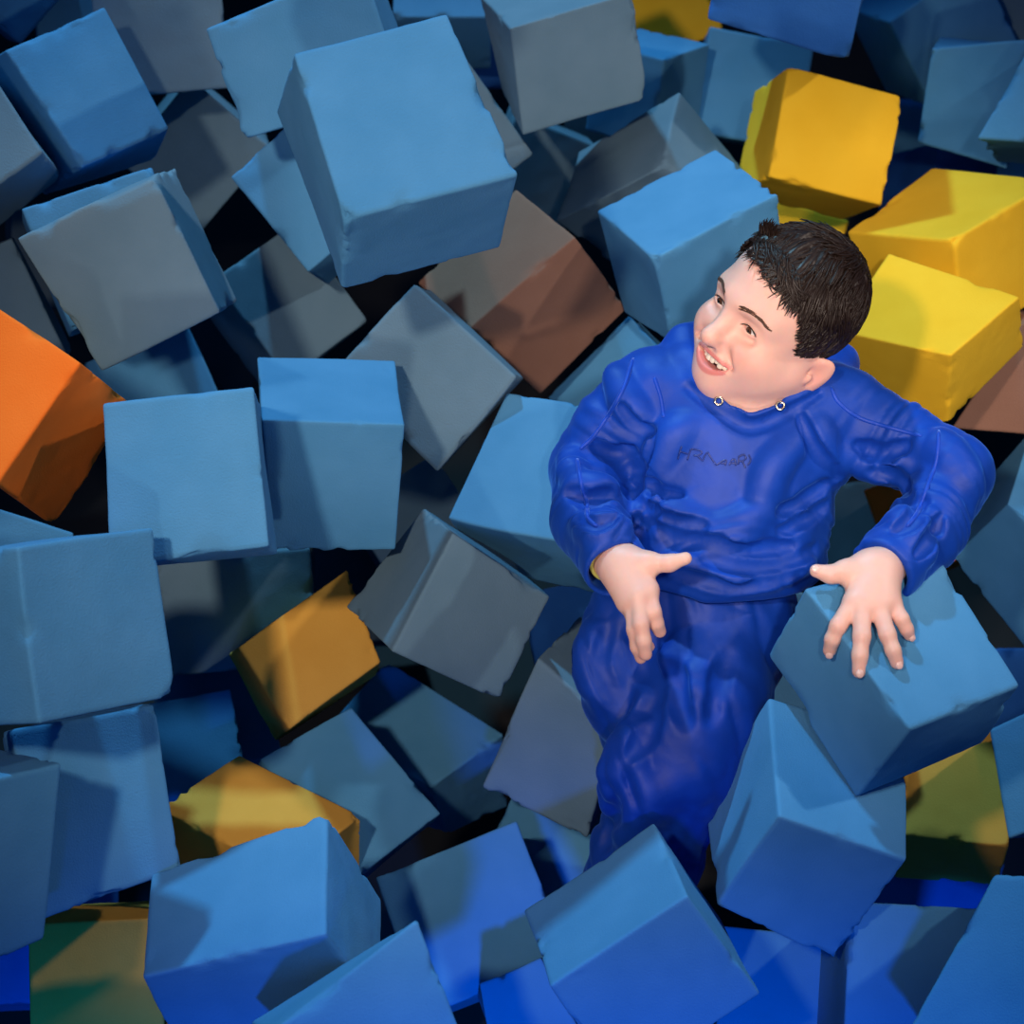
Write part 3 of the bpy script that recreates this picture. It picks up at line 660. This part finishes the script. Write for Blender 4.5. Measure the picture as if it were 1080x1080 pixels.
# brows and lashes
rb = random.Random(4)
def skin_at(x, y, z=.12, lift=0.):
    """point on the face below (x, y) of the head frame"""
    zz = z
    for _ in range(60):
        v = SKIN_F(hd(x, y, zz)[None])[0]/HS
        if v < .0004: break
        zz -= v*.7
    return np.array([x, y, zz+lift])
for s in (-1, 1):
    SB = Soup()
    for i in range(150):
        u = rb.random(); x = EX+s*(.0135+.034*u); y = .0165+.0055*math.sin(u*2.4)-.006*u*u+rb.uniform(-.0027, .0027)*(1-.6*u)
        p0 = skin_at(x, y, lift=.0002); p1 = skin_at(x+s*.0038, y+.0022*(1-1.7*u), lift=.0006); p2 = skin_at(x+s*.0072, y+.0024*(1-2.0*u), lift=.0004)
        SB.put(tube([hd(*p) for p in (p0, p1, p2)], [.0003, .0003, .0001], 4, False))
    mesh_obj('eyebrow', to_world(np.array(SB.V)), SB.F, BROW, boy)
for c in EYES:
    SL = Soup(); pts = []
    for x in np.linspace(-1.02, 1.02, 13):
        p = skin_at(c[0]+.0125*x, c[1]+.0012-.0018*x*x+.0040*max(0, 1-x*x)+.0004, lift=.0002); pts.append(hd(*p))
    SL.put(tube(pts, [.0002]+[.00062]*11+[.0003], 5))
    mesh_obj('eyelash', to_world(np.array(SL.V)), SL.F, HAIR, boy)
# finger nails
def nail(p, tip, prev, w):
    n = len(p)
for dct, nm in ((LF, 'L'),):
    for key, (pp, rr) in list(dct.items())+[('thumb', ([0, 0, (876, 606, 1.950), (861, 602, 1.950)], [0, 0, .0088, .0076]))]:
        a, b = at(*pp[2]), at(*pp[3]); d_ = (b-a)/np.linalg.norm(b-a)
        out = np.array([0, .25, 1.]); out -= d_*(out@d_); out /= np.linalg.norm(out); sd = np.cross(d_, out)
        c0 = b+out*rr[3]*.80+d_*rr[3]*.25; M = np.stack([d_, sd, out], 1)
        vs_ = []; fs_ = []; n1, n2 = 14, 8
        for i in range(n2+1):
            th = math.pi*i/n2
            for j in range(n1):
                ph = 2*math.pi*j/n1
                vs_.append(c0+M @ np.array([math.sin(th)*math.cos(ph)*rr[3]*.62, math.sin(th)*math.sin(ph)*rr[3]*.56, math.cos(th)*rr[3]*.26]))
        for i in range(n2):
            for j in range(n1): fs_.append((i*n1+j, (i+1)*n1+j, (i+1)*n1+(j+1) % n1, i*n1+(j+1) % n1))
        mesh_obj('fingernail', to_world(np.array(vs_)), fs_, NAIL, boy)
# ---------------------------------------------------------------- hair
KZ = [-.13, -.085, -.06, -.04, -.02, .0, .018, .030, .045, .060, .072, .09]
KY = [-.060, -.060, -.052, -.030, -.008, -.006, -.022, .004, .032, .056, .066, .070]
def hairline(z): return np.interp(z, KZ, KY)
skull = ell(*SK)[0]
fore = ell((.004, .028, .030), (.0545, .048, .048))[0]
def cap_f(p):
    q = hinv(p)
    d = smin(skull(q), fore(q), .03)
    th = .0052+.005*np.clip((q[:, 1]-.03)/.08, 0, 1)
    ang = np.arctan2(q[:, 0], q[:, 2]+.03)
    th = th+.0016*np.sin(ang*31+q[:, 1]*90)+.0014*np.sin(ang*17-q[:, 1]*160+2)
    cut = hairline(q[:, 2])+.030*np.clip((-q[:, 0]-.006)/.036, 0, 1)*(q[:, 2] > -.03)-q[:, 1]+.003*np.sin(q[:, 0]*260)*np.clip((q[:, 2]-.04)*40, 0, 1)
    return -smin(-(d-th), -(cut), .012)*HS
capV, capQ = mesh_field(Field().add((cap_f, hd(0, .03, -.014), .13), 0), hd(0, .03, 0)-.17, hd(0, .03, 0)+.17, .0024)
SH = Soup(); SH.put((list(capV), [tuple(x) for x in capQ]))
rh = random.Random(11)
def skull_out(q, off):
    """move a head-frame point onto the hair surface at height off over the skull"""
    q = np.array(q, float)
    for _ in range(6):
        d = smin(skull(q[None]), fore(q[None]), .03)[0]; e = 1e-3
        g_ = np.array([smin(skull((q+e*v)[None]), fore((q+e*v)[None]), .03)[0]-d for v in np.eye(3)])/e
        q = q-g_/max(np.linalg.norm(g_), 1e-6)*(d-off)
    return q
WH = np.array([.012, .118, -.050])
def lock(q0, dirn, L, off0, off1, r, n=7, curl=0., wob=0.):
    pts = []; q = np.array(q0, float); dr = np.array(dirn, float)
    for i in range(n):
        u = i/(n-1); o = off0+(off1-off0)*u
        qq = skull_out(q, o); pts.append(hd(*qq))
        dr = dr+np.array([rh.uniform(-1, 1), rh.uniform(-1, 1), rh.uniform(-1, 1)])*wob
        nrm = (qq-np.array(SK[0])); nrm /= np.linalg.norm(nrm)
        if curl: dr = dr*math.cos(curl)+np.cross(nrm, dr)*math.sin(curl)
        dr = dr-nrm*(dr@nrm); dr /= max(np.linalg.norm(dr), 1e-6); q = qq+dr*L/(n-1)
    rad = [r*min(1, .55+1.6*u)*(1-u**2.2)+.00025 for u in np.linspace(0, 1, n)]
    SH.put(tube(pts, rad, 5))
def flow(q):
    top = float(np.clip((q[1]-.045)/.045, 0, 1))
    d = q-WH; d = d/np.linalg.norm(d)
    wv = np.array([vnoise(q[None]*38+k*9.1, 40+k)[0]-.5 for k in range(3)])
    return d*.5+np.array([.62, -.05, .80])*.95*top+np.array([0, -1., -.45])*(1-top)*.95+wv*1.25, top
cnt = 0
while cnt < 3000:
    v = np.array([rh.gauss(0, 1) for _ in range(3)]); v /= np.linalg.norm(v)
    q = skull_out(np.array(SK[0])+v*.09, .004)
    if q[1] < hairline(q[2])+.003+.030*min(1, max(0, (-q[0]-.006)/.036))*(q[2] > -.03): continue
    dr, top = flow(q)
    edge = q[1]-hairline(q[2])
    L = rh.uniform(.034, .060) if top > .3 else rh.uniform(.014, .026)
    edge -= .030*min(1, max(0, (-q[0]-.006)/.036))*(q[2] > -.03)
    if q[2] > .02: L = min(L, .007+edge*.9)
    if q[0] < -.03 and q[2] > 0: L = min(L, .012)
    cl = vnoise(q[None]*30+77, 51)[0]
    lock(q, dr, L, .003+.005*top*cl+rh.uniform(0, .003), .005+.009*top*cl+rh.uniform(0, .003), rh.uniform(.0008, .0019), n=8, curl=(vnoise(q[None]*18+7, 61)[0]-.5)*1.0, wob=.03)
    cnt += 1
# the front swept over to the side, a few curls on the forehead, and the tuft that stands up
for i in range(170):
    u = rh.random(); q = skull_out((-.024+.070*u, .080-.010*u*u+rh.uniform(-.012, .012), .058), .006)
    lock(q, (.75+rh.uniform(-.3, .3), -.42-.3*u+rh.uniform(-.2, .2), .5), rh.uniform(.022, .036), rh.uniform(.006, .013), rh.uniform(.004, .013), rh.uniform(.0009, .0017), curl=rh.uniform(-.05, .22), wob=.05)
for i in range(7):
    q = skull_out((.014+rh.uniform(-.008, .022), .066, .070), .006)
    lock(q, (rh.uniform(-.6, .2), -1, .2), rh.uniform(.022, .030), .007, .0016, .0006, n=10, curl=rh.choice([.22, .3, .26]), wob=.03)
for i in range(90):
    u = rh.random(); q = skull_out((-.042+.024*u+rh.uniform(-.003, .003), .078+rh.uniform(-.006, .008), .044), .004)
    a = hd(*q); up = HR @ np.array([-.62+.30*u+rh.uniform(-.10, .10), .80, .12+rh.uniform(-.12, .12)]); up /= np.linalg.norm(up)
    bend = HR @ np.array([.95, -.15, .15]); L = rh.uniform(.018, .032)*(1-.45*abs(u-.35))
    pts = [a+up*L*w+bend*L*.40*w**2.4 for w in np.linspace(0, 1, 7)]
    SH.put(tube(pts, [.0013, .0013, .0012, .0010, .0008, .0005, .0001], 5))
# sideburn wisps in front of the ear
for i in range(20):
    s = 1
    q = skull_out((s*.07, rh.uniform(-.012, .012), rh.uniform(.004, .024)), .005)
    lock(q, (0, -1, .12), rh.uniform(.012, .024), .006, .003, .0014, curl=rh.uniform(-.1, .1), wob=.06)
hair = mesh_obj('hair', to_world(np.array(SH.V)), SH.F, HAIR, boy)

# ---------------------------------------------------------------- hoodie
def plane_cut(pt, nrm):
    pt = np.asarray(pt, float); nrm = np.asarray(nrm, float)/np.linalg.norm(nrm)
    return lambda p: (p-pt) @ nrm                        # positive on the side that goes
TORSO = Field()
TORSO.add(ell(at(778, 468, 2.150), (.112, .105, .080)), 0)
TORSO.add(cone(at(702, 418, 2.155), at(876, 434, 2.150), .047, .051), .05)
TORSO.add(ell(at(766, 555, 2.160), (.116, .090, .086)), .05)
TORSO.add(ell(at(757, 600, 2.165), (.108, .075, .088)), .05)
hemp = plane_cut(at(752, 640, 2.08), (-.06, -.90, -.42))
TORSO.fn(lambda p, d: -smin(-d, -hemp(p), .012))
SLE = Field()
SLE.chain([LS, at(955, 470, 2.125), LE], [.050, .044, .0445], .012)
SLE.chain([LE, at(976, 560, 2.045), at(929, 604, 1.985)], [.0445, .0415, .0360], .012)
SLE.chain([at(684, 412, 2.155), at(643, 452, 2.17), RE], [.047, .0435, .0445], .012)
SLE.chain([RE, at(622, 550, 2.11), at(650, 600, 2.025)], [.0445, .0415, .0360], .012)
HOODIE = Field()
HOODIE.fn(lambda p, d: TORSO(p))
HOODIE.fn(lambda p, d: smin(d, SLE(p), .022))
# the hood lying round the neck
hood = [at(792, 441, 2.082), at(765, 428, 2.088), at(741, 405, 2.105), at(727, 384, 2.13), at(724, 364, 2.16), at(760, 350, 2.235), at(830, 340, 2.26), at(880, 385, 2.215), at(872, 410, 2.14), at(842, 420, 2.095), at(815, 430, 2.085), at(792, 441, 2.082)]
HOODIE.chain(hood, [.009, .011, .013, .018, .020, .026, .030, .026, .021, .013, .011, .009], .014)
# the neck opening
HOODIE.cut(cone(hd(EX, -.060, .0), NECK1+np.array([0, .006, .012]), .048, .040), .012)
HOODIE.cut(ell(at(793, 418, 2.09), (.033, .0155, .032)), .006)
HOODIE.cut(cone(at(792, 424, 2.07), at(792, 430, 2.10), .008, .008), .006)
# sleeve ends
def cuff(a, b, rad):
    a = np.asarray(a, float); b = np.asarray(b, float); n = (b-a)/np.linalg.norm(b-a); pl = plane_cut(b, n)
    def g(p, d):
        near = ((p-b)**2).sum(1) < .085**2
        c = -smin(-d, -pl(p), .004)
        return np.where(near, c, d)
    HOODIE.fn(g)
    HOODIE.cut(cone(b-n*.035, b+n*.03, rad*.72, rad*.86), .004)
    s = (p_ := b-n*.030)
    HOODIE.fn(lambda p, d: d+.0016*np.exp(-((p-s) @ n/.0022)**2)*(((p-s)**2).sum(1) < .07**2))
cuff(at(976, 560, 2.045), at(930, 603, 1.987), .0365)
cuff(at(622, 550, 2.11), at(651, 601, 2.024), .0365)
BASEH = Field(); BASEH.ops = list(HOODIE.ops)
def crease(field, base, pts, r, depth, groove=True, k=.006):
    pts = spline(np.array(pts, float), max(6, len(pts)*4)); P3 = []
    for x, y in pts:
        m = march(base, x, y)
        P3.append(m)
    P3 = np.array(P3); n = len(P3)
    vdir = P3/np.linalg.norm(P3, axis=1, keepdims=True)
    if groove: P3 = P3-vdir*(r-depth)
    else: P3 = P3+vdir*(r-depth)
    for i in range(n-1):
        ta = math.sin(math.pi*min(1, (i+.6)/n)); tb = math.sin(math.pi*min(1, (i+1.6)/n))
        prim = cone(P3[i], P3[i+1], r*(.55+.45*ta), r*(.55+.45*tb))
        (field.cut if groove else field.add)(prim, k, .03)
GL, RL = [], []
G = lambda pts, r=.006, d=.005: GL.append((pts, r))
Rg = lambda pts, r=.010, d=.004: RL.append((pts, r, d))
G([(680, 510), (694, 518), (718, 523)], .006, .006)
G([(672, 527), (690, 541), (716, 551), (742, 552)], .006, .006)
G([(684, 550), (706, 565), (743, 575), (790, 579), (835, 577)], .007, .006)
G([(745, 588), (780, 597), (820, 596), (862, 580)], .006, .005)
G([(700, 604), (735, 614), (780, 622), (846, 606)], .006, .005)
G([(822, 540), (850, 528), (872, 512)], .006, .004)
G([(845, 440), (858, 470), (884, 506)], .006, .005)
G([(690, 455), (682, 478), (672, 498)], .006, .006)
G([(824, 560), (850, 548), (874, 532)], .005, .004)
G([(726, 408), (755, 431), (790, 450), (828, 437), (864, 415)], .0045, .003)
G([(741, 410), (760, 424), (782, 441)], .003, .002)
Rg([(816, 500), (792, 548), (752, 568), (706, 556)], .012, .004)
Rg([(684, 530), (706, 542), (745, 560)], .010, .003)
Rg([(700, 590), (740, 600), (800, 608), (852, 592)], .010, .004)
Rg([(724, 448), (705, 470), (690, 505)], .012, .004)
Rg([(838, 462), (815, 490), (800, 520)], .012, .004)
Rg([(860, 450), (872, 480), (888, 506)], .009, .003)
# sleeves
G([(655, 430), (668, 448), (688, 455)], .006, .005)
G([(628, 470), (650, 478), (668, 470)], .006, .005)
G([(600, 520), (622, 528), (645, 520)], .006, .004)
G([(606, 545), (628, 552), (648, 545)], .006, .004)
Rg([(648, 392), (660, 420), (680, 440)], .010, .004)
Rg([(598, 480), (612, 510), (640, 515)], .010, .004)
Rg([(612, 556), (632, 562), (655, 556)], .010, .003)
G([(905, 470), (930, 478), (955, 470)], .006, .004)
G([(920, 500), (945, 505), (960, 528)], .006, .005)
G([(945, 560), (965, 545), (972, 525)], .006, .005)
G([(966, 586), (985, 566), (992, 545)], .006, .004)
Rg([(890, 478), (920, 492), (948, 490)], .010, .004)
Rg([(975, 470), (1000, 480), (1025, 520)], .012, .003)
Rg([(948, 545), (962, 560), (975, 585)], .010, .003)
def cloth_noise(p, d):
    n = (vnoise(p*24+40, 5)-.5)*.0050+(vnoise(p*58+10, 6)-.5)*.0012
    return d+n*(np.abs(d) < .03)
for pts, r, d in RL: crease(HOODIE, BASEH, pts, r*1.15, d*1.4, False, .018)
BASE2 = Field(); BASE2.ops = list(HOODIE.ops)
for pts, r in GL: crease(HOODIE, BASE2, pts, r*1.5, r*1.9, True, .005)
def drape(p, d):
    # soft sagging folds across the belly, rings along the sleeves
    w = np.exp(-((p[:, 1]-at(0, 575, 2.1)[1])/.055)**2)*(np.abs(p[:, 0]-at(765, 0, 2.1)[0]) < .13)
    s = vnoise(np.stack([p[:, 0]*13+3, p[:, 1]*62+60*(p[:, 0]-.25)**2*5, p[:, 2]*13], 1), 71)
    d = d-w*(np.abs(s-.5)-.25)*.010
    for A_, B_ in ((LS, LE), (LE, LW), (RS, RE), (RE, RW)):
        ab = B_-A_; L2 = ab@ab; t = (p-A_)@ab/L2; r = np.linalg.norm(p-A_-np.clip(t, 0, 1)[:, None]*ab, axis=1)
        ring = vnoise(np.stack([t*np.sqrt(L2)*85, p[:, 0]*16+p[:, 2]*9, p[:, 1]*10], 1), 81)
        d = d-np.exp(-((t-.5)/.42)**4)*(r < .075)*(np.abs(ring-.5)-.25)*.009
    return d
HOODIE.fn(drape)
HOODIE.fn(cloth_noise)
HLO = np.array([at(565, 655, 2.2)[0], at(700, 665, 2.25)[1], -2.32]); HHI = np.array([at(1062, 400, 2.2)[0]+.01, at(760, 285, 2.2)[1], -1.90])
V, Q = mesh_field(HOODIE, HLO, HHI, .0024)
V = relax(V, Q, 1, .5)
hoodie = finish('hoodie', V, Q, VELOUR, boy)

# ---------------------------------------------------------------- trousers
PANTS = Field()
PANTS.add(ell(at(742, 640, 2.185), (.108, .070, .082)), 0)
PANTS.chain([LH, at(742, 735, 2.140), LK, LA, at(660, 935, 2.26)], [.074, .071, .068, .060, .055], .03)
PANTS.chain([RH, RK, RA, at(700, 900, 2.35)], [.060, .052, .050, .046], .02)
PANTS.fn(lambda p, d: -smin(-d, -plane_cut(at(740, 590, 2.1), (0, 1, .2))(p), .01))
BASEP = Field(); BASEP.ops = list(PANTS.ops)
GPL, RPL = [], []
GP = lambda pts, r=.007, d=.006: GPL.append((pts, r))
RP = lambda pts, r=.012, d=.004: RPL.append((pts, r, d))
GP([(664, 660), (678, 700), (688, 730), (670, 756)], .010, .010)
GP([(700, 700), (712, 716), (716, 740), (724, 762)], .008, .006)
GP([(640, 665), (634, 700), (648, 740)], .006, .004)
GP([(690, 752), (676, 778), (664, 800)], .006, .005)
GP([(770, 690), (758, 720), (750, 760)], .007, .004)
GP([(650, 850), (640, 870), (634, 890)], .006, .005)
RP([(668, 775), (660, 810), (650, 850)], .012, .004)
RP([(700, 830), (680, 850), (668, 880)], .012, .004)
RP([(628, 665), (626, 700), (640, 735)], .010, .004)
for pts, r, d in RPL: crease(PANTS, BASEP, pts, r*1.1, d*1.1, False, .03)
BASE3 = Field(); BASE3.ops = list(PANTS.ops)
for pts, r in GPL: crease(PANTS, BASE3, pts, r, r*.75, True, .012)
def leg_folds(p, d):
    s = vnoise(np.stack([p[:, 0]*44+p[:, 1]*14, p[:, 1]*13, p[:, 2]*30], 1), 91); s2 = vnoise(np.stack([p[:, 0]*20, p[:, 1]*52+p[:, 0]*20, p[:, 2]*20], 1), 92)
    return d-(np.abs(s-.5)-.25)*.012*(np.abs(d) < .03)-(np.abs(s2-.5)-.25)*.004*(np.abs(d) < .03)
PANTS.fn(leg_folds)
PANTS.fn(cloth_noise)
PLO = np.array([at(600, 900, 2.25)[0], at(700, 985, 2.4)[1], -2.44]); PHI = np.array([at(850, 640, 2.2)[0], at(740, 580, 2.1)[1], -2.02])
V, Q = mesh_field(PANTS, PLO, PHI, .0026)
V = relax(V, Q, 1, .5)
trousers = finish('trousers', V, Q, VELOUR, boy)

# piping along the sleeves, embossed lettering, eyelets and wrist band
def on(field, pts, n, lift): return [march(field, x, y, lift=lift) for x, y in spline(np.array(pts, float), n)]
def piping(pts, r=.0026, n=26):
    S = Soup(); P = on(HOODIE, pts, n, -.0010); S.put(tube(P, [r*.5]+[r]*(n-2)+[r*.5], 6)); return S
for pts in ([(876, 408), (884, 424), (905, 440), (935, 450), (972, 460)], [(990, 454), (988, 485), (980, 508), (968, 540), (956, 556)],
            [(668, 378), (655, 415), (630, 455), (612, 474)], [(609, 484), (613, 510), (619, 530), (620, 545), (630, 556)],
            [(690, 398), (697, 420), (700, 440)]):
    S = piping(pts); mesh_obj('piping', to_world(np.array(S.V)), S.F, SEAM, hoodie)
z = lambda a, b: (660+a/5.4, 420+b/5.4)
STROKES = [[z(318, 275), z(306, 310), z(297, 348)], [z(310, 305), z(332, 312), z(352, 318)], [z(372, 288), z(362, 318), z(352, 352)],
           [z(372, 290), z(400, 293), z(428, 300), z(432, 314), z(408, 326), z(388, 326)], [z(408, 328), z(424, 344), z(438, 356)],
           [z(438, 358), z(450, 328), z(466, 306)], [z(466, 306), z(490, 346), z(516, 380)],
           [z(516, 382), z(545, 360), z(572, 352), z(566, 384)], [z(540, 372), z(568, 370)],
           [z(590, 382), z(606, 350), z(622, 352), z(628, 384)], [z(600, 370), z(626, 370)],
           [z(645, 330), z(640, 378)], [z(645, 332), z(672, 322), z(684, 342), z(664, 358), z(646, 358)], [z(664, 358), z(682, 398)], [z(700, 322), z(712, 352), z(696, 382)]]
S = Soup()
for st in STROKES:
    n = 5*len(st); S.put(tube(on(HOODIE, st, n, .0), [.0011]*n, 6))
mesh_obj('lettering', to_world(np.array(S.V)), S.F, LETTER, hoodie)
def ring(c, nrm, R, r, n=20, m=8):
    nrm = nrm/np.linalg.norm(nrm); u = np.cross(nrm, [.3, .8, .1]); u /= np.linalg.norm(u); w = np.cross(nrm, u); vs_, fs_ = [], []
    for i in range(n):
        a = 2*math.pi*i/n; e = math.cos(a)*u+math.sin(a)*w
        for j in range(m):
            b = 2*math.pi*j/m; vs_.append(c+e*(R+r*math.cos(b))+nrm*r*math.sin(b))
    for i in range(n):
        for j in range(m): fs_.append((i*m+j, ((i+1) % n)*m+j, ((i+1) % n)*m+(j+1) % m, i*m+(j+1) % m))
    return vs_, fs_
for x, y in ((758, 423), (823, 428)):
    c = march(HOODIE, x, y, lift=.0025); S = Soup(); S.put(ring(c, np.array([0, .1, 1.]), .0042, .0014))
    mesh_obj('eyelet', to_world(np.array(S.V)), S.F, METAL, hoodie)
bn = RW-RE; S = Soup(); S.put(ring(at(646, 594, 2.030), bn, .0225, .0022, 40, 8))
mesh_obj('wrist_band', to_world(np.array(S.V)), S.F, BAND, boy)
